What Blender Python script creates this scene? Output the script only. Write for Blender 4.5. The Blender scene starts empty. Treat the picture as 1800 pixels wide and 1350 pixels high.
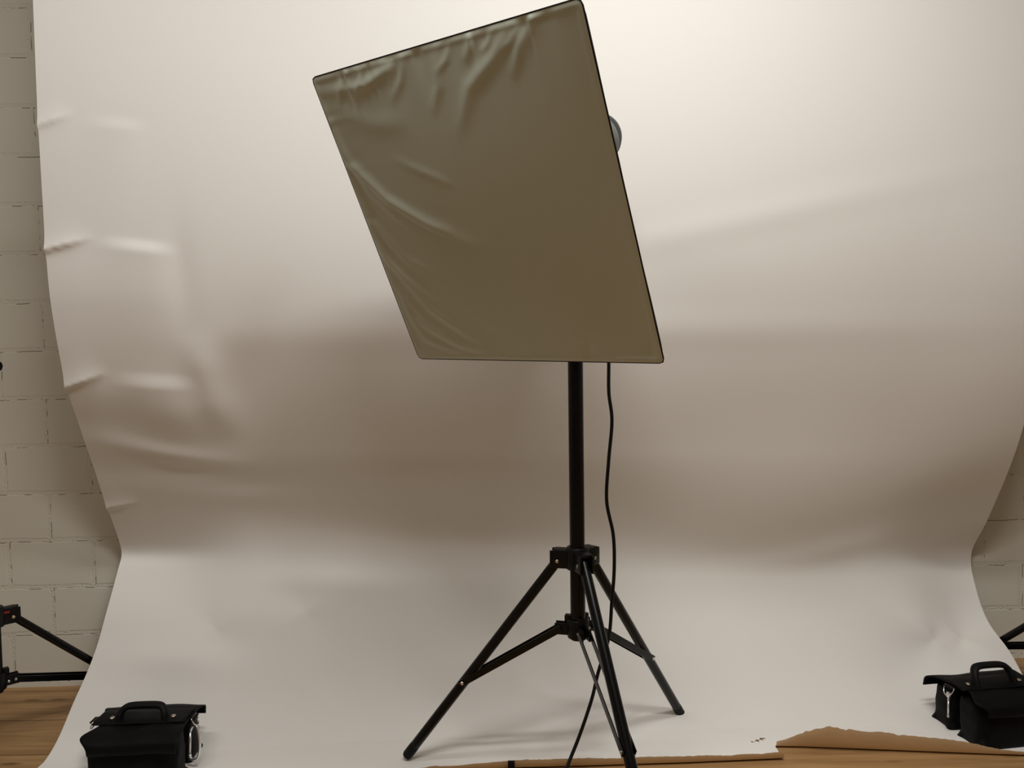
import bpy, bmesh, math, random
import numpy as np
from mathutils import Vector, Matrix
random.seed(7); rng = np.random.default_rng(11)
SC = bpy.context.scene
COL = SC.collection
D = math.radians

# ------------------------------------------------------------------ helpers
def link(o, parent=None):
    COL.objects.link(o)
    if parent is not None: o.parent = parent
    return o
def mesh_obj(name, verts, faces, mat, parent=None, smooth=True, auto=None):
    me = bpy.data.meshes.new(name)
    me.from_pydata([tuple(v) for v in verts], [], [tuple(f) for f in faces])
    me.update()
    bm = bmesh.new(); bm.from_mesh(me); bmesh.ops.recalc_face_normals(bm, faces=bm.faces); bm.to_mesh(me); bm.free()
    me.materials.append(mat)
    me.polygons.foreach_set('use_smooth', [smooth]*len(me.polygons))
    if auto is not None: me.set_sharp_from_angle(angle=D(auto))
    return link(bpy.data.objects.new(name, me), parent)
class MB:
    """collects shapes for ONE mesh object"""
    def __init__(self): self.v = []; self.f = []
    def add(self, verts, faces):
        n = len(self.v); self.v += [tuple(p) for p in verts]; self.f += [tuple(i+n for i in f) for f in faces]; return self
    def bm(self, bm, M=None):
        if M is not None: bmesh.ops.transform(bm, matrix=M, verts=bm.verts)
        bm.verts.index_update()
        self.add([v.co[:] for v in bm.verts], [[v.index for v in f.verts] for f in bm.faces]); bm.free(); return self
    def box(self, c, size, bevel=0, seg=2, M=None):
        b = bmesh.new(); bmesh.ops.create_cube(b, size=1)
        bmesh.ops.scale(b, vec=size, verts=b.verts)
        if bevel: bmesh.ops.bevel(b, geom=b.edges[:], offset=bevel, segments=seg, affect='EDGES', profile=.5)
        bmesh.ops.translate(b, vec=c, verts=b.verts)
        return self.bm(b, M)
    def tube(self, pts, r, n=14, cap=True):
        pts = [Vector(p) for p in pts]; rr = r if isinstance(r, (list, tuple)) else [r]*len(pts)
        t = [((pts[min(i+1, len(pts)-1)]-pts[max(i-1, 0)]).normalized()) for i in range(len(pts))]
        u = t[0].orthogonal().normalized(); V = []; F = []
        for i, p in enumerate(pts):
            u = (u - t[i]*u.dot(t[i])).normalized(); w = t[i].cross(u)
            for k in range(n):
                a = 2*math.pi*k/n; V.append(p + (u*math.cos(a)+w*math.sin(a))*rr[i])
        for i in range(len(pts)-1):
            for k in range(n):
                F.append((i*n+k, i*n+(k+1) % n, (i+1)*n+(k+1) % n, (i+1)*n+k))
        if cap: F.append(tuple(range(n-1, -1, -1))); F.append(tuple((len(pts)-1)*n+k for k in range(n)))
        return self.add(V, F)
    def lathe(self, prof, n=32, M=None, sx=1, sy=1):
        V = []; F = []
        for r, z in prof:
            for k in range(n):
                a = 2*math.pi*k/n; V.append(Vector((r*math.cos(a)*sx, r*math.sin(a)*sy, z)))
        for i in range(len(prof)-1):
            for k in range(n): F.append((i*n+k, i*n+(k+1) % n, (i+1)*n+(k+1) % n, (i+1)*n+k))
        F.append(tuple(range(n-1, -1, -1))); F.append(tuple((len(prof)-1)*n+k for k in range(n)))
        if M is not None: V = [M @ v for v in V]
        return self.add(V, F)
    def prism(self, outline, z0, z1, M=None):
        n = len(outline); V = [Vector((x, y, z0)) for x, y in outline]+[Vector((x, y, z1)) for x, y in outline]
        F = [tuple(range(n-1, -1, -1)), tuple(range(n, 2*n))]+[(i, (i+1) % n, n+(i+1) % n, n+i) for i in range(n)]
        if M is not None: V = [M @ v for v in V]
        return self.add(V, F)
    def build(self, name, mat, parent=None, auto=40):
        return mesh_obj(name, self.v, self.f, mat, parent, True, auto)
def frame(origin, zdir, xhint=(0, 0, 1)):
    z = Vector(zdir).normalized(); x = Vector(xhint); x = (x - z*x.dot(z)).normalized(); y = z.cross(x)
    return Matrix(((x.x, y.x, z.x, origin[0]), (x.y, y.y, z.y, origin[1]), (x.z, y.z, z.z, origin[2]), (0, 0, 0, 1)))
def grid_faces(nr, nc, wrap=False):
    F = []
    for r in range(nr-1):
        for c in range(nc if wrap else nc-1):
            F.append((r*nc+c, r*nc+(c+1) % nc, (r+1)*nc+(c+1) % nc, (r+1)*nc+c))
    return F
def tag(o, label=None, cat=None, group=None, kind=None):
    for k, v in (('label', label), ('category', cat), ('group', group), ('kind', kind)):
        if v: o[k] = v
    return o
def thing(name, label, cat, loc=(0, 0, 0), rotz=0, group=None):
    o = bpy.data.objects.new(name, None); o.empty_display_size = .05; COL.objects.link(o)
    o.location = loc; o.rotation_euler = (0, 0, rotz)
    return tag(o, label, cat, group)

# ------------------------------------------------------------------ materials
def mat(name, col, rough=.5, metal=0, spec=.5, **kw):
    m = bpy.data.materials.new(name); m.use_nodes = True
    b = m.node_tree.nodes['Principled BSDF']
    b.inputs['Base Color'].default_value = (*col, 1); b.inputs['Roughness'].default_value = rough
    b.inputs['Metallic'].default_value = metal; b.inputs['Specular IOR Level'].default_value = spec
    for k, v in kw.items(): b.inputs[k.replace('_', ' ')].default_value = v
    return m
def nodes(m): return m.node_tree.nodes, m.node_tree.links, m.node_tree.nodes['Principled BSDF']
def math_node(N, L, op, a, b=None, c=None):
    n = N.new('ShaderNodeMath'); n.operation = op
    for i, x in enumerate((a, b, c)):
        if x is None: continue
        if isinstance(x, (int, float)): n.inputs[i].default_value = x
        else: L.new(x, n.inputs[i])
    return n.outputs[0]
def noise_bump(m, scale, strength, dist=.001, detail=4, stretch=(1, 1, 1)):
    N, L, b = nodes(m)
    tc = N.new('ShaderNodeTexCoord'); mp = N.new('ShaderNodeMapping'); mp.inputs['Scale'].default_value = stretch
    nz = N.new('ShaderNodeTexNoise'); nz.inputs['Scale'].default_value = scale; nz.inputs['Detail'].default_value = detail
    bp = N.new('ShaderNodeBump'); bp.inputs['Strength'].default_value = strength; bp.inputs['Distance'].default_value = dist
    L.new(tc.outputs['Object'], mp.inputs[0]); L.new(mp.outputs[0], nz.inputs['Vector']); L.new(nz.outputs['Fac'], bp.inputs['Height'])
    L.new(bp.outputs[0], b.inputs['Normal']); return m

M_PAPER = noise_bump(mat('seamless_paper', (.80, .772, .726), .72, spec=.25), 260, .04, .0004)
def paint_reverse_bounce(m):
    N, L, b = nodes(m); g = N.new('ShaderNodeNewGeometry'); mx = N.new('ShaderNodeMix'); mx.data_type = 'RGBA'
    mx.inputs[6].default_value = (.80, .772, .726, 1); mx.inputs[7].default_value = (.80, .62, .40, 1)  # same white paper; warm floor bounce is painted into the reverse as tan
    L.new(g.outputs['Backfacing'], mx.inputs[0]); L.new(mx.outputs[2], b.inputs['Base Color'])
M_SHEET = noise_bump(mat('seamless_sheet', (.80, .772, .726), .72, spec=.25), 260, .04, .0004); paint_reverse_bounce(M_SHEET)
M_CORE = mat('roll_core', (.45, .33, .22), .8)
M_DIFF = noise_bump(mat('white_nylon', (.525, .560, .465), .36, spec=.7), 700, .05, .0003)
M_BLACKCLOTH = noise_bump(mat('black_nylon', (.0035, .0035, .0035), .6, spec=.22), 900, .25, .0004)
M_BAG = noise_bump(mat('bag_cordura', (.0022, .0022, .0024), .6, spec=.13), 700, .35, .0006)
M_TUBE = mat('black_tube', (.0022, .0022, .0022), .26, spec=.26)
M_PLASTIC = mat('black_plastic', (.0022, .0022, .0022), .40, spec=.26)
M_RUBBER = mat('black_rubber', (.0022, .0022, .0024), .6, spec=.2)
M_STEEL = mat('bright_steel', (.72, .71, .69), .25, 1)
M_CHROME = mat('chrome', (.86, .86, .85), .30, .9)
M_BRASS = mat('nickel_rivet', (.62, .57, .46), .35, 1)
M_HOUSING = mat('lamp_grey', (.014, .015, .016), .5, spec=.3)
M_BAND = mat('lamp_band', (.14, .15, .14), .45, spec=.3)
M_CABLE = mat('cable_rubber', (.0025, .0025, .0025), .45, spec=.3)
M_RED = mat('red_print', (.25, .012, .015), .5)
M_PLASTER = mat('white_plaster', (.70, .67, .61), .9, spec=.2)
M_CEIL = mat('ceiling_paint', (.74, .72, .68), .9, spec=.2)
M_GLOVE = mat('silver_lining', (.6, .6, .6), .35, .9)

def block_wall_material():
    m = mat('painted_block_wall', (.50, .475, .40), .75, spec=.3); N, L, b = nodes(m)
    tc = N.new('ShaderNodeTexCoord'); sep = N.new('ShaderNodeSeparateXYZ'); L.new(tc.outputs['Object'], sep.inputs[0])
    wob = N.new('ShaderNodeTexNoise'); wob.inputs['Scale'].default_value = 9; wob.inputs['Detail'].default_value = 3
    L.new(tc.outputs['Object'], wob.inputs['Vector'])
    w1 = math_node(N, L, 'MULTIPLY_ADD', wob.outputs['Fac'], .010, -.005)
    H, W, OX, OZ = .1415, .2475, -1.5065, .0205
    z = math_node(N, L, 'ADD', math_node(N, L, 'SUBTRACT', sep.outputs['Z'], OZ), w1)
    row = math_node(N, L, 'FLOOR', math_node(N, L, 'DIVIDE', z, H))
    fz = math_node(N, L, 'SUBTRACT', z, math_node(N, L, 'MULTIPLY', row, H))
    dz = math_node(N, L, 'MINIMUM', fz, math_node(N, L, 'SUBTRACT', H, fz))
    odd = math_node(N, L, 'MODULO', math_node(N, L, 'ADD', row, 40), 2)
    x0 = math_node(N, L, 'ADD', math_node(N, L, 'SUBTRACT', sep.outputs['X'], OX), w1)
    x = math_node(N, L, 'ADD', math_node(N, L, 'ADD', x0, 50*W), math_node(N, L, 'MULTIPLY', odd, W/2))
    cx = math_node(N, L, 'FLOOR', math_node(N, L, 'DIVIDE', x, W))
    fx = math_node(N, L, 'SUBTRACT', x, math_node(N, L, 'MULTIPLY', cx, W))
    dx = math_node(N, L, 'MINIMUM', fx, math_node(N, L, 'SUBTRACT', W, fx))
    d = math_node(N, L, 'MINIMUM', dx, dz)
    # rough grain that only lives in the joints
    g = N.new('ShaderNodeTexNoise'); g.inputs['Scale'].default_value = 170; g.inputs['Detail'].default_value = 4
    L.new(tc.outputs['Object'], g.inputs['Vector'])
    g2 = N.new('ShaderNodeTexNoise'); g2.inputs['Scale'].default_value = 24; g2.inputs['Detail'].default_value = 2
    L.new(tc.outputs['Object'], g2.inputs['Vector'])
    mr = N.new('ShaderNodeMapRange'); mr.interpolation_type = 'SMOOTHSTEP'
    mr.inputs['From Min'].default_value = .0045; mr.inputs['From Max'].default_value = .0085
    L.new(d, mr.inputs['Value'])                                  # 0 in the joint, 1 on the block
    joint = math_node(N, L, 'SUBTRACT', 1, mr.outputs[0])
    hgt = math_node(N, L, 'ADD', math_node(N, L, 'MULTIPLY', mr.outputs[0], .55),
                    math_node(N, L, 'MULTIPLY', math_node(N, L, 'MULTIPLY', g.outputs['Fac'], joint), .75))
    fine = N.new('ShaderNodeTexNoise'); fine.inputs['Scale'].default_value = 120; L.new(tc.outputs['Object'], fine.inputs['Vector'])
    hgt = math_node(N, L, 'ADD', hgt, math_node(N, L, 'MULTIPLY', fine.outputs['Fac'], .06))
    bp = N.new('ShaderNodeBump'); bp.inputs['Strength'].default_value = .8; bp.inputs['Distance'].default_value = .004
    L.new(hgt, bp.inputs['Height']); L.new(bp.outputs[0], b.inputs['Normal'])
    # open hairline cracks along the upper side of the joint (unpainted gaps)
    up = math_node(N, L, 'ABSOLUTE', math_node(N, L, 'SUBTRACT', math_node(N, L, 'ABSOLUTE', math_node(N, L, 'SUBTRACT', d, .0052)), 0))
    line = N.new('ShaderNodeMapRange'); line.inputs['From Min'].default_value = .0016; line.inputs['From Max'].default_value = .0004
    L.new(up, line.inputs['Value'])
    one = N.new('ShaderNodeMapRange')                            # only on one side of each joint
    one.inputs['From Min'].default_value = .50; one.inputs['From Max'].default_value = .56
    L.new(g2.outputs['Fac'], one.inputs['Value'])
    side = math_node(N, L, 'MAXIMUM', math_node(N, L, 'MULTIPLY', math_node(N, L, 'LESS_THAN', dx, dz), math_node(N, L, 'LESS_THAN', fx, W/2)),
                     math_node(N, L, 'MULTIPLY', math_node(N, L, 'LESS_THAN', dz, dx), math_node(N, L, 'GREATER_THAN', fz, H/2)))
    crack = math_node(N, L, 'MULTIPLY', math_node(N, L, 'MULTIPLY', line.outputs[0], one.outputs[0]), math_node(N, L, 'MULTIPLY', side, .85))
    hole = N.new('ShaderNodeMapRange'); hole.inputs['From Min'].default_value = .36; hole.inputs['From Max'].default_value = .31
    L.new(g.outputs['Fac'], hole.inputs['Value'])
    pits = math_node(N, L, 'MULTIPLY', math_node(N, L, 'MULTIPLY', hole.outputs[0], joint), .55)
    dark = math_node(N, L, 'MAXIMUM', crack, pits)
    stain = N.new('ShaderNodeTexNoise'); stain.inputs['Scale'].default_value = 3.5; stain.inputs['Detail'].default_value = 5
    L.new(tc.outputs['Object'], stain.inputs['Vector'])
    c1 = N.new('ShaderNodeMix'); c1.data_type = 'RGBA'
    c1.inputs[6].default_value = (.70, .67, .575, 1); c1.inputs[7].default_value = (.78, .75, .65, 1)
    L.new(stain.outputs['Fac'], c1.inputs[0])
    c2 = N.new('ShaderNodeMix'); c2.data_type = 'RGBA'; c2.inputs[7].default_value = (.05, .042, .03, 1)
    L.new(dark, c2.inputs[0]); L.new(c1.outputs[2], c2.inputs[6]); L.new(c2.outputs[2], b.inputs['Base Color'])
    return m
def wood_floor_material():
    m = mat('pine_floor', (.30, .18, .075), .5, spec=.3); N, L, b = nodes(m)
    tc = N.new('ShaderNodeTexCoord'); sep = N.new('ShaderNodeSeparateXYZ'); L.new(tc.outputs['Object'], sep.inputs[0])
    PW = .185
    y = math_node(N, L, 'ADD', sep.outputs['Y'], 8.046)
    row = math_node(N, L, 'FLOOR', math_node(N, L, 'DIVIDE', y, PW))
    fy = math_node(N, L, 'SUBTRACT', y, math_node(N, L, 'MULTIPLY', row, PW))
    dy = math_node(N, L, 'MINIMUM', fy, math_node(N, L, 'SUBTRACT', PW, fy))
    wn = N.new('ShaderNodeTexWhiteNoise'); wn.noise_dimensions = '1D'; L.new(row, wn.inputs['W'])
    xo = math_node(N, L, 'MULTIPLY_ADD', wn.outputs['Value'], 7.0, sep.outputs['X'])
    cmb = N.new('ShaderNodeCombineXYZ'); L.new(xo, cmb.inputs['X']); L.new(sep.outputs['Y'], cmb.inputs['Y'])
    mp = N.new('ShaderNodeMapping'); mp.inputs['Scale'].default_value = (1.1, 14, 1); L.new(cmb.outputs[0], mp.inputs[0])
    gr = N.new('ShaderNodeTexNoise'); gr.inputs['Scale'].default_value = 3; gr.inputs['Detail'].default_value = 6; gr.inputs['Distortion'].default_value = .6
    L.new(mp.outputs[0], gr.inputs['Vector'])
    mp2 = N.new('ShaderNodeMapping'); mp2.inputs['Scale'].default_value = (5.0, 17, 1); L.new(cmb.outputs[0], mp2.inputs[0])
    kn = N.new('ShaderNodeTexVoronoi'); kn.inputs['Scale'].default_value = 1.0; L.new(mp2.outputs[0], kn.inputs['Vector'])
    kr = N.new('ShaderNodeMapRange'); kr.inputs['From Min'].default_value = .20; kr.inputs['From Max'].default_value = .06
    L.new(kn.outputs['Distance'], kr.inputs['Value'])
    c1 = N.new('ShaderNodeMix'); c1.data_type = 'RGBA'
    c1.inputs[6].default_value = (.265, .148, .060, 1); c1.inputs[7].default_value = (.42, .25, .108, 1)
    rr = N.new('ShaderNodeMapRange'); rr.inputs['From Min'].default_value = .3; rr.inputs['From Max'].default_value = .68
    L.new(gr.outputs['Fac'], rr.inputs['Value']); L.new(rr.outputs[0], c1.inputs[0])
    c2 = N.new('ShaderNodeMix'); c2.data_type = 'RGBA'; c2.inputs[7].default_value = (.085, .04, .014, 1)
    L.new(math_node(N, L, 'MULTIPLY', kr.outputs[0], .75), c2.inputs[0]); L.new(c1.outputs[2], c2.inputs[6])
    sm = N.new('ShaderNodeMapRange'); sm.inputs['From Min'].default_value = .0022; sm.inputs['From Max'].default_value = .0006
    L.new(dy, sm.inputs['Value'])
    c3 = N.new('ShaderNodeMix'); c3.data_type = 'RGBA'; c3.inputs[7].default_value = (.05, .026, .011, 1)
    L.new(math_node(N, L, 'MULTIPLY', sm.outputs[0], .8), c3.inputs[0]); L.new(c2.outputs[2], c3.inputs[6])
    L.new(c3.outputs[2], b.inputs['Base Color'])
    return m
M_WALL = block_wall_material(); M_FLOOR = wood_floor_material()
# ---- sheet of background paper: profile stations (x, y, z) down the left and right edges
PL = np.array([(1.957,2.335),(1.957,1.864),(1.957,1.591),(1.967,1.27),(1.981,1.116),(2.034,.913),(2.088,.804),(2.150,.68),
      (2.212,.56),(2.275,.435),(2.279,.404),(2.258,.373),(2.180,.262),(2.112,.165),(2.009,.088),(1.928,.028),(1.868,.004),(1.80,.002)])
PR = np.array([(2.050,2.335),(2.050,1.864),(2.050,1.591),(2.055,1.27),(2.068,1.116),(2.105,.93),(2.156,.777),(2.227,.623),
      (2.317,.463),(2.381,.370),(2.392,.325),(2.379,.282),(2.311,.190),(2.227,.119),(2.150,.058),(2.06,.015),(1.97,.003),(1.90,.002)])
XL, XR, XS = -1.155, 1.41, .64      # left edge, right edge, the tear in the front edge
def catmull(P, per=24):
    P = np.vstack([2*P[0]-P[1], P, 2*P[-1]-P[-2]]); out = []
    for i in range(1, len(P)-2):
        a, b, c, d = P[i-1], P[i], P[i+1], P[i+2]
        t = np.linspace(0, 1, per, endpoint=False)[:, None]
        # centripetal-ish tangents kept short so the edge does not overshoot
        la, lb, lc = np.linalg.norm(b-a), np.linalg.norm(c-b), np.linalg.norm(d-c)
        m1 = (c-a)/(la+lb)*lb; m2 = (d-b)/(lb+lc)*lb
        out.append((2*t**3-3*t**2+1)*b + (t**3-2*t**2+t)*m1 + (-2*t**3+3*t**2)*c + (t**3-t**2)*m2)
    out.append(P[-2][None]); return np.vstack(out)
EL, ER = catmull(PL), catmull(PR)
def resample(step=.0065):
    M = (EL+ER)/2; M = (EL*.5+ER*.5)
    # the run from the last-but-one station belongs to the floor strip below
    k = len(EL)-24
    s = np.concatenate([[0], np.cumsum(np.linalg.norm(np.diff(M[:k], axis=0), axis=1))])
    n = int(s[-1]/step)
    q = np.linspace(0, s[-1], n)
    f = lambda A: np.stack([np.interp(q, s, A[:k, 0]), np.interp(q, s, A[:k, 1])], 1)
    return q, f(EL), f(ER)
def front_y(x, right):
    if right: return np.interp(x, [.64,.70,.961,1.156,1.41], [1.905,1.902,1.874,1.853,1.83])
    return np.interp(x, [-1.155,-.9,-.6,-.35,-.2,0,.123,.4,.64], [1.50,1.53,1.66,1.79,1.815,1.823,1.826,1.835,1.848])
def lift(x, right):
    """length of the strip that stands up along the torn front edge"""
    if right: return np.interp(x, [.64,.655,.70,.757,.85,1.0,1.10,1.16,1.25,1.41], [.012,.018,.042,.066,.056,.042,.026,.012,.004,.003])
    return np.interp(x, [-1.155,-.35,-.2,0,.1,.3,.5,.64], [.004,.004,.010,.020,.023,.018,.017,.016])
# ------------------------------------------------------------------ setting
def slab(name, corners, m):
    return tag(mesh_obj(name, corners, [(0, 1, 2, 3)], m, None, False), kind='structure')
def solid(name, c, s, m, rotz=0):
    o = MB().box((0, 0, 0), s).build(name, m, None, 30); o.location = c; o.rotation_euler = (0, 0, rotz); return tag(o, kind='structure')
CEIL = 2.75
solid('floor', (0, -.4, -.05), (7.2, 6.2, .1), M_FLOOR)
WYAW = math.atan2(.11, 2.95)
wb = MB().box((0, .06, CEIL/2), (7.4, .12, CEIL)).build('wall_back', M_WALL, None, 30)
wb.location = (0, 2.315+1.40*math.tan(WYAW), 0); wb.rotation_euler = (0, 0, WYAW); tag(wb, kind='structure')
solid('wall_left', (-3.35, -.5, CEIL/2), (.1, 6.0, CEIL), M_PLASTER)
solid('wall_right', (3.35, -.4, CEIL/2), (.1, 6.1, CEIL), M_PLASTER)
solid('wall_front', (0, -3.4, CEIL/2), (6.8, .1, CEIL), M_PLASTER)
solid('ceiling', (0, -.4, CEIL+.05), (7.2, 6.3, .1), M_CEIL)

# ------------------------------------------------------------------ paper backdrop
def gauss(d, w): return np.exp(-(d/w)**2)
def seg_coords(x, s, a, b):
    """along (0..1) and signed across distance to the segment a-b (positive = further down the sheet)"""
    a = np.array(a); b = np.array(b); t = b-a; ln = np.linalg.norm(t); t = t/ln; nrm = np.array((-t[1], t[0]))
    u = (x-a[0])*t[0]+(s-a[1])*t[1]; v = (x-a[0])*nrm[0]+(s-a[1])*nrm[1]
    if nrm[1] < 0: v = -v
    return u/ln, v, ln
def bump_at(x, s, cx, cs, rx, rs, ang=0):
    c, n = math.cos(ang), math.sin(ang); X = x-cx; S = s-cs
    return np.exp(-((X*c+S*n)/rx)**2-((-X*n+S*c)/rs)**2)
def smooth01(t): t = np.clip(t, 0, 1); return t*t*(3-2*t)
def paper_relief(x, s):
    """height of the sheet towards the room, metres"""
    d = np.zeros_like(x)
    # lip creases running in from the left edge: the sheet swells down to a sharp line, then drops away
    for (a, b, A, w) in (((-1.155, .776), (-1.066, .746), .006, .022), ((-1.155, 1.078), (-1.036, 1.048), .011, .022),
                         ((-1.155, 1.421), (-1.046, 1.385), .013, .026), ((-1.155, 1.874), (-1.056, 1.845), .008, .03)):
        u, v, ln = seg_coords(x, s, a, b)
        along = (1-smooth01((u-.35)/.75))*(u > -.6)
        prof = np.where(v < 0, np.exp(v/w), np.exp(-np.abs(v)/.008))
        d += A*along*prof
    # shelves to the right of the tips: a sharp hollow line with a lit slope under it
    for (a, b, A, w) in (((-1.05, .742), (-.90, .757), .003, .035), ((-1.036, 1.036), (-.848, 1.058), .0085, .036),
                         ((-1.046, 1.376), (-.838, 1.400), .0075, .045)):
        u, v, ln = seg_coords(x, s, a, b)
        along = smooth01((u+.10)/.70)*(1-smooth01((u-.70)/.45))
        prof = smooth01(v/w)*np.exp(-np.maximum(v-w, 0)/.10)
        d += A*along*prof
    # broad buckles in the left half
    d += -.012*bump_at(x, s, -.70, 1.42, .07, .20, .35) + .010*bump_at(x, s, -.88, 1.52, .10, .09)
    d += .008*bump_at(x, s, -.93, 1.66, .16, .035, .25) - .007*bump_at(x, s, -.90, 1.74, .22, .05, .1)
    d += .003*bump_at(x, s, -.80, 1.80, .25, .05, .05) - .005*bump_at(x, s, -.83, 1.14, .035, .13)
    u, v, ln = seg_coords(x, s, (-.81, 1.30), (-.765, 1.60))           # upright fold that ends the buckles
    d += .010*np.exp(-(v/.045)**2)*smooth01((u+.1)/.4)*(1-smooth01((u-.6)/.5))
    d += .004*bump_at(x, s, -.95, 1.20, .12, .10)
    # dents in the sweep (d-cones): a point with lit and shaded sectors
    for (cx, cs, A, R, k, ph) in ((-.848, 2.257, .022, .17, 2, -.785), (-.600, 2.217, .014, .13, 2, -.6),
                                  (1.212, 2.308, .030, .14, 2, .9), (1.301, 2.30, -.026, .12, 2, 2.2), (1.044, 2.529, .010, .12, 2, .4)):
        X = x-cx; S = s-cs; r = np.sqrt(X*X+S*S)+1e-6; f = np.arctan2(S, X)
        d += A*r/R*np.exp(-(r/R)**1.3)*np.cos(k*(f-ph))*1.1
    for (cx, cs, A, R, ph, w) in ((-.551, 2.479, .020, .17, -1.75, .55), (-.343, 2.449, .012, .14, -1.4, .6)):   # wedge shaped buckles
        X = x-cx; S = s-cs; r = np.sqrt(X*X+S*S)+1e-6; f = (np.arctan2(S, X)-ph+np.pi) % (2*np.pi)-np.pi
        d += A*r/R*np.exp(-(r/R)**1.3)*np.exp(-(f/w)**2)
    d += .017*bump_at(x, s, -.92, 2.345, .20, .050, .10)
    d += .010*bump_at(x, s, -.50, 2.13, .20, .05, .1)
    d += -.012*bump_at(x, s, 1.28, 1.86, .20, .12, -.5) + .006*bump_at(x, s, .95, 1.98, .25, .06, -.3)
    d += .055*bump_at(x, s, .78, 1.86, .46, .24, -.15)
    d += .004*bump_at(x, s, .2, 1.3, .9, .05) + .003*bump_at(x, s, .6, 1.02, .5, .04, -.2)
    return d
def paper_sheet():
    q, A, B = resample(.0065)
    def soften(P, sig):
        n = int(3*sig/.0065); k = np.exp(-.5*(np.arange(-n, n+1)*.0065/sig)**2); k /= k.sum()
        return np.stack([np.convolve(np.concatenate([2*P[0, i]-P[n:0:-1, i], P[:, i], 2*P[-1, i]-P[-2:-n-2:-1, i]]), k, 'valid') for i in (0, 1)], 1)
    ws = smooth01((q-(q[-1]-.50))/.34)[:, None]
    As, Bs = soften(A, .14)*(1-ws)+soften(A, .05)*ws, soften(B, .19)*(1-ws)+soften(B, .05)*ws                      # the sweep is tight at the edges and round in the middle
    V = []; F = []
    # rows beyond the sweep: flat strip, then the curl that lifts off the floor and ends in a torn edge
    def island(xs, right):
        w = (xs-XL)/(XR-XL)
        Y = A[:, 0][:, None]*(1-w)+B[:, 0][:, None]*w; Z = A[:, 1][:, None]*(1-w)+B[:, 1][:, None]*w
        Ys = As[:, 0][:, None]*(1-w)+Bs[:, 0][:, None]*w; Zs = As[:, 1][:, None]*(1-w)+Bs[:, 1][:, None]*w
        wc = smooth01((xs-XL)/.42)*smooth01((XR-xs)/.38); Y = Y*(1-wc)+Ys*wc; Z = Z*(1-wc)+Zs*wc
        Y = Y+.062*(1-((xs-.13)/1.29)**2)*smooth01((q-1.65)/.45)[:, None]      # the middle of the sweep sits further back
        X = np.broadcast_to(xs, Y.shape).copy(); S = np.broadcast_to(q[:, None], Y.shape)
        ty = np.gradient(Y, axis=0); tz = np.gradient(Z, axis=0); l = np.sqrt(ty*ty+tz*tz); ny = tz/l; nz = -ty/l
        h = paper_relief(X, S)
        h = h*smooth01((q[-1]-.03-S)/.18)
        Y = Y+ny*h; Z = Z+nz*h
        for bx, by, hw in ((-.90, 1.965, .15), (1.22, 2.085, .15)):                # pressed flat under the two bags
            Z = Z*(1-.96*np.exp(-((X-bx)/hw)**4)*smooth01((by-Y)/.05)*smooth01((.17-Z)/.08))
        Z = np.maximum(Z, .0022)
        yf = front_y(xs, right); ll = lift(xs, right); y0 = Y[-1]; z0 = Z[-1]
        rows_y = []; rows_z = []
        for g in np.linspace(0, 1, 22)[1:]:
            rows_y.append(y0+(yf-y0)*g); rows_z.append(z0*(1-smooth01(g*2.5))+.0022*smooth01(g*2.5))
        tear = np.interp(xs, np.linspace(XL, XR, 420), rng.normal(0, 1, 420))*.030+np.interp(xs, np.linspace(XL, XR, 60), rng.normal(0, 1, 60))*.05
        th = D(60); rc = .010; ll = ll*(1+tear*.5)+tear*.02
        for g in np.linspace(0, 1, 6)[1:]:                       # tight bend, then a straight lifted lip
            rows_y.append(yf-rc*math.sin(th*g)); rows_z.append(np.full_like(xs, .0022+rc*(1-math.cos(th*g))))
        ly, lz = rows_y[-1], rows_z[-1]
        for g in np.linspace(0, 1, 10)[1:]:
            a_ = th+D(9)*g; rows_y.append(ly-ll*g*np.cos(a_)); rows_z.append(lz+ll*g*np.sin(a_))
        Y = np.vstack([Y, np.array(rows_y)]); Z = np.vstack([Z, np.array(rows_z)]); X = np.broadcast_to(xs, Y.shape)
        n = len(V); P = np.stack([X, Y, Z], -1).reshape(-1, 3)
        V.extend(P.tolist())
        F.extend([tuple(i+n for i in f) for f in grid_faces(Y.shape[0], len(xs))])
    nl = int((XS-XL)/.0065); nr = int((XR-XS)/.0065)
    island(np.linspace(XL, XS, nl), False); island(np.linspace(XS, XR, nr), True)
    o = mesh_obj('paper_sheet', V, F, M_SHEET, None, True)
    bm = bmesh.new(); bm.from_mesh(o.data)
    bmesh.ops.remove_doubles(bm, verts=[v for v in bm.verts if abs(v.co.x-XS) < 1e-4], dist=2e-5)
    # the small rip near the torn edge: a sliver missing from the sheet
    bm.verts.index_update(); side = {}
    for v in bm.verts:
        if .588 < v.co.x < .632 and 1.915 < v.co.y < 1.975 and v.co.z < .03:
            yy = float(np.interp(v.co.x, [.588, .606, .616, .632], [1.921, 1.931, 1.937, 1.956]))
            gap = .0004+.0010*math.sin(math.pi*(v.co.x-.588)/.044)**2
            if abs(v.co.y-yy) < .0064: side[v] = 1 if v.co.y > yy else -1; v.co.y = yy+gap*side[v]
    kill = [f for f in bm.faces if {1, -1} <= {side.get(v, 0) for v in f.verts}]
    bmesh.ops.delete(bm, geom=kill, context='FACES_ONLY')
    bm.normal_update()
    if sum(f.normal.y for f in bm.faces if f.calc_center_median().z > 1.2) > 0: bmesh.ops.reverse_faces(bm, faces=bm.faces)   # side without the painted bounce tint to the room
    bm.to_mesh(o.data); bm.free()
    return o
bd = thing('paper_backdrop', 'wide sheet of white seamless paper hung before a block wall and swept over the floor', 'backdrop', (0, 2.0, 0))
ps = paper_sheet(); ps.parent = bd; ps.matrix_parent_inverse = Matrix.Translation((0, -2.0, 0))
BY = math.atan2(.093, 2.565)
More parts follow.
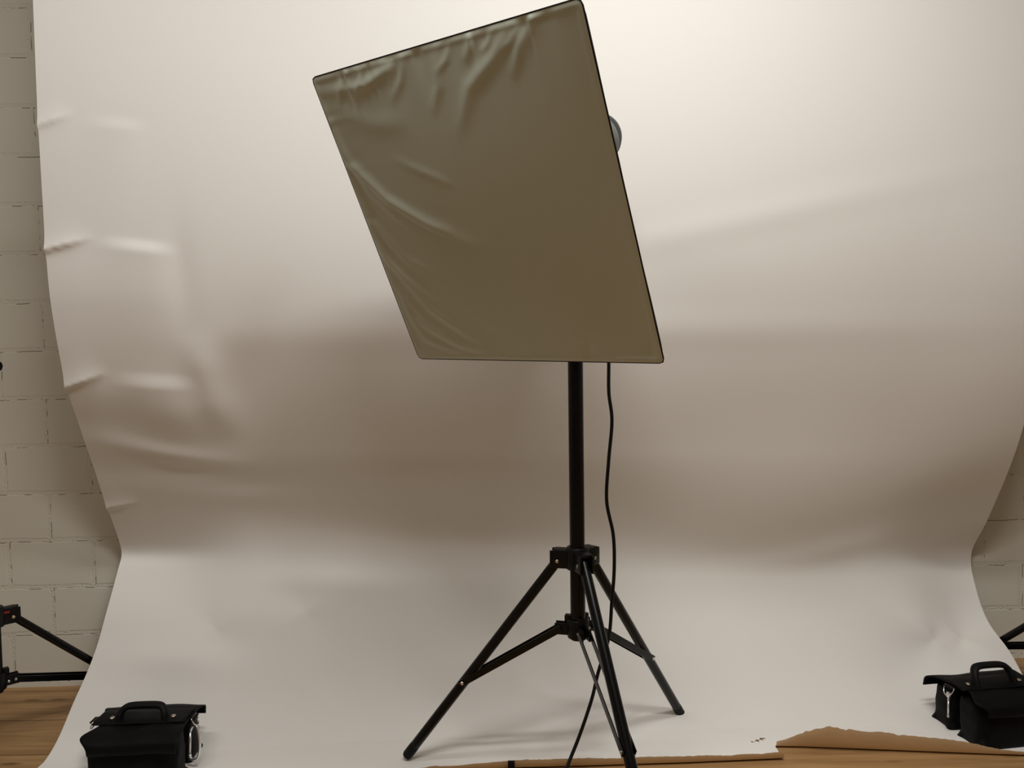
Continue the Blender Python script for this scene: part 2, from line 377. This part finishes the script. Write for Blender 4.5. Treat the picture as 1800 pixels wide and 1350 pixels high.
mr = MB(); ax = Vector((math.cos(BY), math.sin(BY), 0)); c0 = Vector((.1275, 2.0035+.052, 2.335))
mr.tube([c0-ax*1.285, c0+ax*1.285], .052, 36)
rl = mr.build('paper_roll', M_PAPER, bd); rl.matrix_parent_inverse = Matrix.Translation((0, -2.0, 0))

# ------------------------------------------------------------------ tripod stands
def make_stand(name, label, base, az0, hub_z, piv_r, joint, foot_r, collar_z, tubes, leg_r, group, scale=1, red=False):
    """tubes: list of (radius, z0, z1); joint: (r, z) where a brace meets its leg"""
    t = thing(name, label, 'light stand' if group == 'l' else 'backdrop stand', base, 0, None)
    for i, (r, z0, z1) in enumerate(tubes):
        m = MB(); m.tube([(0, 0, z0), (0, 0, z1)], r, 28)
        if i+1 < len(tubes):                                   # locking collar at the top of each section
            m.lathe([(r, z1-.055), (r+.006, z1-.052), (r+.007, z1-.01), (r+.003, z1), (tubes[i+1][0], z1+.001)], 28)
        m.build('pole', M_TUBE, t)
        if i+1 < len(tubes):
            k = MB(); k.tube([(r, 0, z1-.03), (r+.014, 0, z1-.03)], .005, 12); k.lathe([(.012, 0), (.014, .004), (.014, .016), (.010, .02)], 8, frame((r+.011, 0, z1-.03), (1, 0, 0)))
            k.build('locking_knob', M_PLASTIC, t)
    azs = [az0+D(120)*k for k in range(3)]
    R0 = tubes[0][0]
    # upper hub: a ring with three forked lugs
    h = MB(); h.lathe([(R0+.0005, hub_z-.022), (R0+.008, hub_z-.022), (R0+.010, hub_z-.016), (R0+.010, hub_z+.022), (R0+.006, hub_z+.028), (R0+.0005, hub_z+.028)], 30)
    for a in azs:
        M = Matrix.Rotation(a, 4, 'Z')
        for s in (-1, 1):
            h.box((R0+.006+(piv_r+.012-R0-.006)/2, s*(leg_r+.0025), hub_z), (piv_r+.016-R0, .0045, .040), .0018, 2, M)
        h.box(((R0+piv_r+.004)/2+.003, 0, hub_z+.018), (piv_r-R0+.012, leg_r*2+.009, .008), .003, 2, M)
    hub = h.build('leg_hub', M_PLASTIC, t)
    for a in azs:
        M = Matrix.Rotation(a, 4, 'Z')
        for s in (-1, 1):
            MB().lathe([(.0042, 0), (.0042, .0012), (.003, .0024)], 12, M @ frame((piv_r, s*(leg_r+.0045), hub_z-.004), (0, s, 0))).build('rivet', M_STEEL, hub)
    if red:
        m = MB(); m.box((piv_r-.014, -(leg_r+.0052), hub_z+.012), (.012, .0006, .005), 0, 2, Matrix.Rotation(azs[0], 4, 'Z')); m.build('logo_print', M_RED, hub)
    # lower sliding collar
    lr = piv_r
    c = MB(); c.lathe([(R0+.0005, collar_z-.022), (R0+.007, collar_z-.022), (R0+.008, collar_z-.015), (R0+.008, collar_z+.016), (R0+.005, collar_z+.020), (R0+.0005, collar_z+.020)], 30)
    for a in azs:
        M = Matrix.Rotation(a, 4, 'Z')
        for s in (-1, 1):
            c.box((R0+(lr+.008-R0)/2, s*.0085, collar_z-.004), (lr+.010-R0, .005, .026), .0018, 2, M)
        c.box((R0+.007, 0, collar_z+.020), (.012, .016, .016), .002, 2, M)
    col = c.build('sliding_collar', M_PLASTIC, t)
    for a in azs:
        M = Matrix.Rotation(a, 4, 'Z')
        for s in (-1, 1): MB().lathe([(.0038, 0), (.0038, .0012), (.0028, .0022)], 12, M @ frame((lr, s*.0108, collar_z-.005), (0, s, 0))).build('rivet', M_STEEL, col)
        MB().lathe([(.0034, 0), (.0034, .001), (.0025, .002)], 12, M @ frame((R0+.010, -.0108, collar_z-.006), (0, -1, 0))).build('rivet', M_STEEL, col)
    jr, jz = joint
    for a in azs:
        dx, dy = math.cos(a), math.sin(a); P = lambda r, z: Vector((dx*r, dy*r, z))
        m = MB(); p0 = P(piv_r, hub_z-.004); dirn = (P(foot_r, .012)-p0).normalized(); p1 = P(foot_r, .012)
        m.tube([p0-dirn*.006, p1-dirn*.03], leg_r, 18)
        leg = m.build('leg', M_TUBE, t)
        f = MB(); f.tube([p1-dirn*.034, p1-dirn*.004, p1+dirn*.001, p1+dirn*.004], [leg_r+.0005, leg_r+.0005, leg_r*.9, leg_r*.5], 18); f.build('rubber_foot', M_RUBBER, leg)
        side = Vector((-dy, dx, 0)); b = MB(); q0 = P(lr, collar_z-.005); q1 = P(jr, jz); ln = (q1-q0).length; dr = (q1-q0).normalized()
        for s in (-1, 1):                                       # a U-section stay: two flat cheeks ...
            o_ = side*s
            Mx = frame((q0+q1)/2+o_*(leg_r+.0016)*1.0, o_, dr)
            b.box((0, 0, 0), (ln+.014, .016, .0022), .0005, 1, Mx)
        br = b.build('brace', M_TUBE, t)
        for s in (-1, 1): MB().lathe([(.0042, 0), (.0042, .0012), (.003, .0024)], 12, frame(q1+side*s*(leg_r+.0026), side*s)).build('rivet', M_STEEL, br)
    return t
make_stand('light_stand', 'black tripod light stand in the middle holding the large square softbox', (.1424, 1.7562, 0), D(165.46), .519, .0438, (.275, .2114), .4239, .362,
           [(.0170, .335, 1.02), (.0140, .98, 1.33), (.0105, 1.30, 1.395)], .0118, 'l')
BT = [(.0165, None, 1.0), (.0135, .96, 1.7), (.0105, 1.66, 2.31)]
def bt(z): return [(.0165, z-.03, 1.0)]+BT[1:]
for nm, lb, base, az in (('backdrop_stand', 'black tripod backdrop stand half out of frame at the left edge before the block wall', (-1.327, 1.965, 0), D(44)),
                         ('backdrop_stand', 'black tripod backdrop stand behind the right edge of the paper, only leg and brace showing', (1.612, 2.085, 0), D(136))):
    make_stand(nm, lb, base, az, .330, .042, (.275, .100), .372, .168, bt(.168), .0098, 'b', 1, az < D(90))
cb = MB(); cb.tube([c0-ax*1.47, c0+ax*1.47], .014, 18)
cr_ = cb.build('crossbar', M_TUBE, bd); cr_.matrix_parent_inverse = Matrix.Translation((0, -2.0, 0))

# ------------------------------------------------------------------ softbox lamp
C = Vector((-.0503, 1.4766, 1.2435)); EX = Vector((.24205, -.17716, -.00492)).normalized()
EY0 = Vector((-.08362, -.12133, .27134)); EZ = EX.cross(EY0).normalized(); EY = EZ.cross(EX).normalized()
HW, HH = .300, .3086
sb = thing('softbox_lamp', 'large square softbox with white front cloth tilted down on the central stand', 'softbox')
sb.matrix_world = Matrix(((EX.x, EY.x, EZ.x, C.x), (EX.y, EY.y, EZ.y, C.y), (EX.z, EY.z, EZ.z, C.z), (0, 0, 0, 1)))
def polyd(X, Y, pl):
    best = np.full_like(X, 9.); tt = np.zeros_like(X); n = len(pl)-1
    for i in range(n):
        a = np.array(pl[i]); b = np.array(pl[i+1]); d = b-a; L2 = d@d
        u = np.clip(((X-a[0])*d[0]+(Y-a[1])*d[1])/L2, 0, 1); dd = np.hypot(X-a[0]-u*d[0], Y-a[1]-u*d[1])
        m = dd < best; best = np.where(m, dd, best); tt = np.where(m, (i+u)/n, tt)
    return best, tt
def rounded(a, b, rc=.024):
    """pull the square's corners in a little"""
    k = np.clip((np.abs(a)-(1-rc))/rc, 0, 1)*np.clip((np.abs(b)-(1-rc))/rc, 0, 1)
    return a*(1-k*rc*.35), b*(1-k*rc*.35)
def diffuser():
    n = 170; g = np.linspace(-1, 1, n); X, Y = np.meshgrid(g, g)
    h = np.zeros_like(X)
    for pl, A, w in (([(-1.0, .90), (-.93, .45), (-.70, .19), (-.40, .0), (-.2, -.08)], .0062, .038), ([(-1.0, .78), (-.99, .42), (-.93, .06), (-.72, -.23), (-.42, -.36)], .0048, .040),
                     ([(-1.0, .30), (-.93, -.19), (-.68, -.59), (-.29, -.9)], .0048, .042), ([(-1.0, -.05), (-.94, -.40), (-.75, -.72), (-.45, -.93)], .003, .04),
                     ([(-.99, -.32), (-.89, -.67), (-.58, -.86), (-.13, -.98)], .003, .035), ([(-.96, -.6), (-.84, -.84), (-.5, -.97)], .0025, .03),
                     ([(-.95, .90), (-.57, .88), (-.36, .93), (-.22, .98)], .0045, .035), ([(.04, .98), (0, .78), (-.11, .63)], .0025, .035), ([(.57, .97), (.42, .85), (.21, .73), (.05, .5)], .0045, .045),
                     ([(.69, .97), (.60, .87), (.5, .72)], .004, .035), ([(.30, .97), (.22, .85)], .0028, .03), ([(-.2, .98), (-.27, .86), (-.4, .75)], .0025, .03),
                     ([(-.92, .80), (-.6, .66), (-.3, .62)], .0026, .07), ([(-.75, .98), (-.78, .90), (-.84, .80)], .0022, .025), ([(-.55, .98), (-.60, .90), (-.70, .80)], .0022, .025), ([(.15, .98), (.10, .90), (.0, .84)], .002, .022), ([(.45, .98), (.40, .92), (.33, .88)], .0022, .02), ([(-.98, .60), (-.85, .25), (-.6, .0), (-.3, -.15)], .003, .035), ([(-1, .12), (-.9, -.25), (-.65, -.5), (-.35, -.7)], .0025, .035), ([(.62, .97), (.55, .90), (.47, .86)], .002, .02), ([(-.5, .42), (-.25, .30), (-.1, .22)], .0016, .03), ([(-.30, .98), (-.33, .90), (-.36, .84)], .002, .022),
                     ([(-.45, .05), (-.2, -.12), (0, -.18)], .0016, .05), ([(-.6, -.3), (-.3, -.62), (.1, -.9)], .0016, .045), ([(.1, -.62), (.5, -.83), (.8, -.94)], .0012, .04)):
        d, t = polyd(X, Y, pl); h += A*np.exp(-(d/w)**2)*np.sin(np.pi*np.clip(t*.9+.08, 0, 1))
    # pleats gathered along the seams
    xs = np.linspace(-1, 1, 60); top = np.interp(X, xs, rng.normal(0, 1, 60)); lft = np.interp(Y, xs, rng.normal(0, 1, 60)); bot = np.interp(X-Y*.4, np.linspace(-1.4, 1.4, 60), rng.normal(0, 1, 60))
    h += .0016*top*np.exp(-(1-Y)/.12)*smooth01((.9-np.abs(X))/.15) + .0006*lft*np.exp(-(1+X)/.10) + .0006*bot*np.exp(-(1+Y)/.10)
    h += .017*(1-X**2)*(1-Y**2)                                     # cloth swells slightly
    edge = np.minimum(1-np.abs(X), 1-np.abs(Y)); h = h*smooth01(edge/.03)+.0015*np.exp(-((edge-.022)/.012)**2)
    a, b = rounded(X, Y)
    V = np.stack([a*HW, b*HH, h], -1).reshape(-1, 3)
    o = mesh_obj('front_diffuser', V, grid_faces(n, n), M_DIFF, sb, True)
    return o
diffuser()
def skirt():
    nu, nv = 48, 26; V = []
    per = []
    for side in range(4):
        for k in range(nu):
            t = -1+2*k/nu
            per.append([(t, 1), (1, -t), (-t, -1), (-1, t)][side])
    per = np.array(per); a, b = rounded(per[:, 0], per[:, 1]); sq = np.stack([a*HW, b*HH], 1)
    ang = np.arctan2(sq[:, 1], sq[:, 0]); circ = np.stack([np.cos(ang), np.sin(ang)], 1)*.062
    for j in range(nv):
        t = j/(nv-1); z = -.002-.335*t
        k = 1-t**1.19                                               # rods bow outwards
        flat = smooth01(np.array(t))
        P = sq*k+circ*(1-k)
        ridge = .004*math.sin(math.pi*t)*np.cos(ang*4)*-1
        rad = np.linalg.norm(P, axis=1, keepdims=True); lump = (np.sin(ang*7+j*.5)*.0015+np.sin(ang*13-j*.8)*.0012)*math.sin(math.pi*t)
        P = P*(1+(ridge+lump)[:, None]/rad)
        V += [(p[0], p[1], z) for p in P]
    m = MB(); m.add(V, grid_faces(nv, len(per), True)); return m.build('fabric_skirt', M_BLACKCLOTH, sb, 60)
skirt()
m = MB(); N_ = 60; pts = []
for side in range(4):
    for k in range(N_):
        t = -1+2*k/N_; p = [(t, 1), (1, -t), (-t, -1), (-1, t)][side]
        a, b = rounded(np.array([p[0]], float), np.array([p[1]], float)); pts.append((a[0]*(HW+.001), b[0]*(HH+.001), -.001))
m.tube(pts+[pts[0]], .0014, 8, False); m.build('edge_piping', M_BLACKCLOTH, sb, None)
m = MB(); m.lathe([(.058, -.325), (.066, -.325), (.066, -.350), (.058, -.350)], 40); m.build('speed_ring', M_PLASTIC, sb)
m = MB(); m.lathe([(.030, -.335), (.053, -.340), (.056, -.350), (.056, -.428), (.058, -.434), (.058, -.450)], 44)
m.build('lamp_housing', M_HOUSING, sb)
m = MB(); m.lathe([(.058, -.446), (.0587, -.450), (.0587, -.470), (.058, -.474)], 44); m.build('trim_band', M_BAND, sb)
m = MB(); m.lathe([(.0578, -.472), (.056, -.490), (.049, -.508), (.036, -.520), (.02, -.526), (.004, -.527)], 44); hs = m.build('rear_cap', M_HOUSING, sb)
m = MB()
for k in range(28):
    a = 2*math.pi*k/28; m.box((.0575, 0, -.38), (.002, .004, .05), 0, 1, Matrix.Rotation(a, 4, 'Z'))
m.build('cooling_vent', M_PLASTIC, sb)
Minv = sb.matrix_world.inverted()
def loc(p): return Minv @ Vector(p)
top = Vector((.1424, 1.7562, 1.395)); axp = Vector((0, 0, -.385))
m = MB(); p0 = loc(top-Vector((0, 0, .05))); p1 = loc(top+Vector((0, 0, .006)))
m.tube([p0, p1], .019, 20); m.tube([p1, axp*.98], .012, 14)
tb = m.build('tilt_bracket', M_PLASTIC, sb)
m = MB(); q = loc(top-Vector((0, 0, .02))); m.tube([q, q+loc(top+EX*.05)-loc(top)], .006, 12); m.tube([q+(loc(top+EX*.04)-loc(top)), q+(loc(top+EX*.065)-loc(top))], .013, 10); m.build('tilt_knob', M_PLASTIC, tb)

# ------------------------------------------------------------------ power cable
def smooth_path(P, per=8):
    P = [Vector(p) for p in P]; P = [2*P[0]-P[1]]+P+[2*P[-1]-P[-2]]; out = []
    for i in range(1, len(P)-2):
        for k in range(per):
            t = k/per; a, b, c, d = P[i-1:i+3]
            out.append(.5*((2*b)+(c-a)*t+(2*a-5*b+4*c-d)*t*t+(3*b-a-3*c+d)*t**3))
    out.append(P[-2]); return out
cab = [(.216, 1.826, 1.43), (.224, 1.826, 1.36), (.226, 1.822, 1.2), (.224, 1.82, 1.01), (.225, 1.82, .961), (.224, 1.815, .891), (.230, 1.81, .826), (.221, 1.805, .734), (.215, 1.80, .642), (.229, 1.795, .563), (.230, 1.79, .485),
       (.223, 1.785, .407), (.215, 1.78, .329), (.190, 1.775, .251), (.173, 1.77, .187), (.145, 1.76, .112), (.117, 1.74, .056), (.09, 1.70, .016), (.05, 1.60, .0045), (.02, 1.45, .0045), (.10, 1.2, .0045), (.3, .9, .0045)]
m = MB(); m.tube(smooth_path(cab), .0042, 10)
tag(m.build('power_cable', M_CABLE, None, None), 'thin black power cable dangling beside the light stand pole down to the floor', 'cable')

# ------------------------------------------------------------------ tape on the paper's front edge
m = MB(); w = .0080; xs0 = -.0140
yf = float(front_y(np.array([xs0]), False)[0]); r_ = float(lift(np.array([xs0]), False)[0])
ye, ze = yf-.0087-.5*r_, .0075+.866*r_
path = [(ye+.004, ze+.0015), (ye-.0015, ze+.0012), (ye-.0035, ze-.004), (ye-.006, .004), (ye-.03, .0012), (ye-.08, .0010)]
V = []
for (y, z) in path: V += [(xs0-w, y, z+.0004), (xs0+w, y, z+.0004), (xs0+w, y-.0002, z-.0004), (xs0-w, y-.0002, z-.0004)]
F = [(0, 1, 2, 3), tuple(len(V)-4+i for i in (3, 2, 1, 0))]
for i in range(len(path)-1):
    for k in range(4): F.append((i*4+k, i*4+(k+1) % 4, i*4+4+(k+1) % 4, i*4+4+k))
m.add(V, F)
tag(m.build('tape_strip', M_RUBBER, None, 30), 'short black strip of tape on the front edge of the paper beside the cable', 'tape')

# ------------------------------------------------------------------ sandbags
def pouch(L_, W_, H_, seed, lean=0):
    """one filled pouch: flat base, swollen sides, seam ears at its lower corners, pinched top"""
    r = np.random.default_rng(seed); nu, nv = 56, 26; V = []
    ph = r.uniform(0, 6, 6)
    for j in range(nv):
        t = j/(nv-1)
        if t < .12: zz = 0; k = t/.12
        elif t > .9: zz = 1; k = (1-t)/.1
        else: zz = (t-.12)/.78; k = 1
        for i in range(nu):
            a = 2*math.pi*i/nu; ca, sa = math.cos(a), math.sin(a); e = .42
            x = math.copysign(abs(ca)**e, ca); y = math.copysign(abs(sa)**e, sa)
            sw = 1+.10*math.sin(math.pi*min(1, zz*1.1))*(.5+.5*(1-abs(x))) - .30*max(0, zz-.55)**1.3*(1)
            ear = max(0, 1-zz*5.5)*(abs(x*y))**5*.65
            wr = .018*math.sin(5*a+ph[0]+zz*4)+.015*math.sin(9*a+ph[1]-zz*7)+.012*math.sin(3*zz*5+ph[2]+2*a)
            px = x*(1+ear+wr*.4)*(1+.03*math.sin(math.pi*zz)); py = y*(sw+ear*1.4+wr)
            pz = zz*H_*(1+.03*math.sin(3*a+ph[3]))+(.004*math.sin(6*a+ph[4]) if 0 < zz < 1 else 0)
            V.append((px*L_/2*k, (py*W_/2)*k+lean*zz, max(pz, .001)))
    F = grid_faces(nv, nu, True); return V, F
def strip_sheet(prof, width_fn, th, nx=30, wob=.002, seed=0):
    """cloth swept along x over a (y, z) profile; width_fn(t) gives (x0, x1)"""
    r = np.random.default_rng(seed); ph = r.uniform(0, 6, 4)
    P = [Vector((0, y, z)) for y, z in prof]; P = smooth_path(P, 5); n = len(P); V = []
    for off in (0, 1):
        for i, p in enumerate(P):
            t = i/(n-1); x0, x1 = width_fn(t)
            tg = (P[min(i+1, n-1)]-P[max(i-1, 0)]).normalized(); nr = Vector((0, -tg.z, tg.y))
            if nr.z < 0 and .3 < t < .7: nr = -nr
            for k in range(nx):
                u = k/(nx-1); x = x0+(x1-x0)*u
                d = wob*(math.sin(6*u+ph[0]+5*t)+.6*math.sin(13*u+ph[1]-4*t))
                q = p+nr*(d-th*off); V.append((x, q.y, q.z))
    F = []; a = grid_faces(n, nx); F += a; F += [tuple(i+n*nx for i in reversed(f)) for f in a]
    def rim(idx): 
        for i, j in zip(idx, idx[1:]): F.append((i, j, j+n*nx, i+n*nx))
    rim(list(range(nx))); rim([(n-1)*nx+k for k in range(nx)]); rim([i*nx for i in range(n)]); rim([i*nx+nx-1 for i in range(n)])
    return V, F
def d_ring(c, parent, tilt, side):
    m = MB(); P = []
    for k in range(25):
        a = math.pi*k/24; P.append(Vector((0, .016*math.cos(a), -.020*math.sin(a)-.004)))
    P = P+[P[0]+Vector((0, 0, .006))]; P = [Vector((0, .016, .0))]+P[:-1]+[Vector((0, -.016, .0))]
    P.append(P[0])
    M = Matrix.Translation(c) @ Matrix.Rotation(tilt, 4, 'Z') @ Matrix.Rotation(D(25)*side, 4, 'Y')
    m.tube([M @ p for p in P], .0016, 10, False); return m.build('d_ring', M_STEEL, parent, None)
def sandbag(label, locn, rz, seed, lift_=0):
    t = thing('sandbag', label, 'sandbag', locn, rz, None); t.scale = (.97, 1, .93)
    L_ = .206
    V, F = pouch(L_, .082, .112, seed, .010); m = MB(); m.add([(x, y-.052, z) for x, y, z in V], F); m.build('front_pouch', M_BAG, t, None)
    V, F = pouch(L_, .078, .108, seed+1, -.008); m = MB(); m.add([(x, y+.052, z) for x, y, z in V], F); m.build('back_pouch', M_BAG, t, None)
    fl = lambda t_: (-.090-.024*math.exp(-((t_-.30)/.10)**2)-.034*min(1, max(0, (t_-.45)/.3)), .113+.006*math.exp(-((t_-.3)/.12)**2)+.006*math.exp(-((t_-.82)/.16)**2))
    V, F = strip_sheet([(-.104, .090), (-.105, .101), (-.098, .117), (-.074, .128), (-.035, .131), (0, .130), (.035, .131), (.066, .129), (.090, .116), (.098, .092)], fl, .003, 40, .0016, seed)
    m = MB(); m.add(V, F); m.build('top_flap', M_BAG, t, None)
    V, F = strip_sheet([(-.036, .1345), (-.02, .1365), (0, .137), (.02, .1365), (.036, .1345)], lambda t_: (-.110, .110), .003, 30, .0006, seed+3)
    m = MB(); m.add(V, F); tp = m.build('top_panel', M_BAG, t, None)
    for x in (-.074, .074):
        m = MB(); m.lathe([(.0058, 0), (.0058, .0012), (.004, .0026), (.0015, .003)], 16, frame((x, -.010, .1375), (0, -.1, 1))); m.build('rivet', M_BRASS, tp)
    # grab handle: webbing ends rising into a thick moulded grip
    hp = [(-.055, -.014, .134), (-.053, -.010, .148), (-.047, -.004, .158), (-.034, 0, .163), (0, .001, .164), (.034, 0, .163), (.047, -.004, .158), (.053, -.010, .148), (.055, -.014, .134)]
    hp = [(x, y+max(0, z-.134)/.03*lift_*.5, z+max(0, z-.134)/.03*lift_) for x, y, z in hp]
    P = smooth_path(hp, 6); m = MB(); V = []; nn = 12
    for i, p in enumerate(P):
        tg = (P[min(i+1, len(P)-1)]-P[max(i-1, 0)]).normalized(); yv = Vector((0, 1, 0)); up = tg.cross(yv).normalized()
        for k in range(nn):
            a = 2*math.pi*k/nn; V.append(p+yv*math.cos(a)*.0125+up*math.sin(a)*.0080)
    F = [(i*nn+k, i*nn+(k+1) % nn, (i+1)*nn+(k+1) % nn, (i+1)*nn+k) for i in range(len(P)-1) for k in range(nn)]+[tuple(range(nn-1, -1, -1)), tuple((len(P)-1)*nn+k for k in range(nn))]
    m.add(V, F); m.build('grab_handle', M_RUBBER, t, 60)
    for s in (-1, 1):
        m = MB(); m.box((s*.116, 0, .1285), (.022, .030, .004), .0015, 2); lp = m.build('webbing_loop', M_BAG, t)
        d_ring(Vector((s*.119, 0, .129)), t, 0, -s)
    return t
sandbag('black sandbag on the left side of the paper, large carabiner clipped at its end', (-.893, 1.846, .002), D(2.5), 3)
sandbag('black sandbag cut off by the right edge of the photo beside the curled paper edge', (1.216, 1.972, .002), D(8), 21, .014)

def carabiner(label, M, L_, wid, r, swivel=False):
    """pear shaped snap hook hanging along -z of M"""
    pts = []
    n = 40
    for k in range(n+1):
        a = math.pi*2*k/n; u = (1-math.cos(a))/2                    # 0 top .. 1 bottom
        w_ = wid*(.62+.38*u) if not swivel else wid*(.75+.25*u)
        pts.append(Vector((w_*math.sin(a)*(abs(math.sin(a))**-.25 if abs(math.sin(a)) > 1e-3 else 1), 0, -L_*u)))
    t = thing('carabiner', label, 'carabiner'); t.matrix_world = M
    gate = pts[n//2+3:n-5]; body = pts[n-6:n]+pts[:n//2+4]
    m = MB(); m.tube(body, r, 12); m.build('hook_body', M_CHROME, t, None)
    m = MB(); m.tube([gate[0]+Vector((0, 0, 0)), gate[-1]], r*.85, 12); m.tube([gate[0]+Vector((.001, 0, 0)), gate[0]+(gate[-1]-gate[0])*.1], r*1.15, 12); m.build('spring_gate', M_CHROME, t, None)
    if swivel:
        m = MB(); m.lathe([(r*1.6, -.002), (r*2.2, .002), (r*2.2, .008), (r*1.4, .012)], 14); m.build('swivel_eye', M_CHROME, t)
    return t
# carabiners hang from the D-rings
carabiner('silver carabiner hanging from the right end of the left sandbag', Matrix.Translation((-.774, 1.846, .103)) @ Matrix.Rotation(D(-14), 4, 'Z') @ Matrix.Rotation(D(-6), 4, 'X'), .080, .0195, .0034)
carabiner('small silver snap hook hanging from the near end of the right sandbag', Matrix.Translation((1.098, 1.954, .098)) @ Matrix.Rotation(D(60), 4, 'Z'), .052, .009, .0026, True)

# ------------------------------------------------------------------ light
def area(name, locn, rot, sx, sy, power, col):
    l = bpy.data.lights.new(name, 'AREA'); l.shape = 'RECTANGLE'; l.size = sx; l.size_y = sy; l.energy = power; l.color = col
    o = link(bpy.data.objects.new(name, l)); o.location = locn; o.rotation_euler = rot; return o
for lx, ly, pw in ((-1.1, 1.1, 9), (.42, 1.1, 19.5), (.2, .5, 28)):      # ceiling tubes
    area('ceiling_light', (lx, ly, 2.6), (0, 0, 0), 1.0, .16, pw, (1, .995, .975))
w = bpy.data.worlds.new('room_air'); SC.world = w; w.use_nodes = True
w.node_tree.nodes['Background'].inputs[0].default_value = (1, .96, .9, 1); w.node_tree.nodes['Background'].inputs[1].default_value = .02

# ------------------------------------------------------------------ camera
PITCH, ROLL, FPX = D(-2.7), D(-.8), 1380
cp, sp, cr, sr = math.cos(PITCH), math.sin(PITCH), math.cos(ROLL), math.sin(ROLL)
fw = Vector((0, cp, sp)); up0 = Vector((0, -sp, cp)); rt0 = Vector((1, 0, 0))
rt = rt0*cr+up0*sr; up = -rt0*sr+up0*cr
cd = bpy.data.cameras.new('camera'); cam = link(bpy.data.objects.new('camera', cd))
cam.matrix_world = Matrix(((rt.x, up.x, -fw.x, 0), (rt.y, up.y, -fw.y, 0), (rt.z, up.z, -fw.z, 1.0), (0, 0, 0, 1)))
cd.sensor_fit = 'HORIZONTAL'; cd.sensor_width = 36; cd.lens = 36*FPX/1800; cd.clip_start = .02
SC.camera = cam
SC.view_settings.view_transform = 'Standard'; SC.view_settings.look = 'None'; SC.view_settings.gamma = 1; SC.view_settings.use_curve_mapping = False
SC.view_settings.exposure = 0
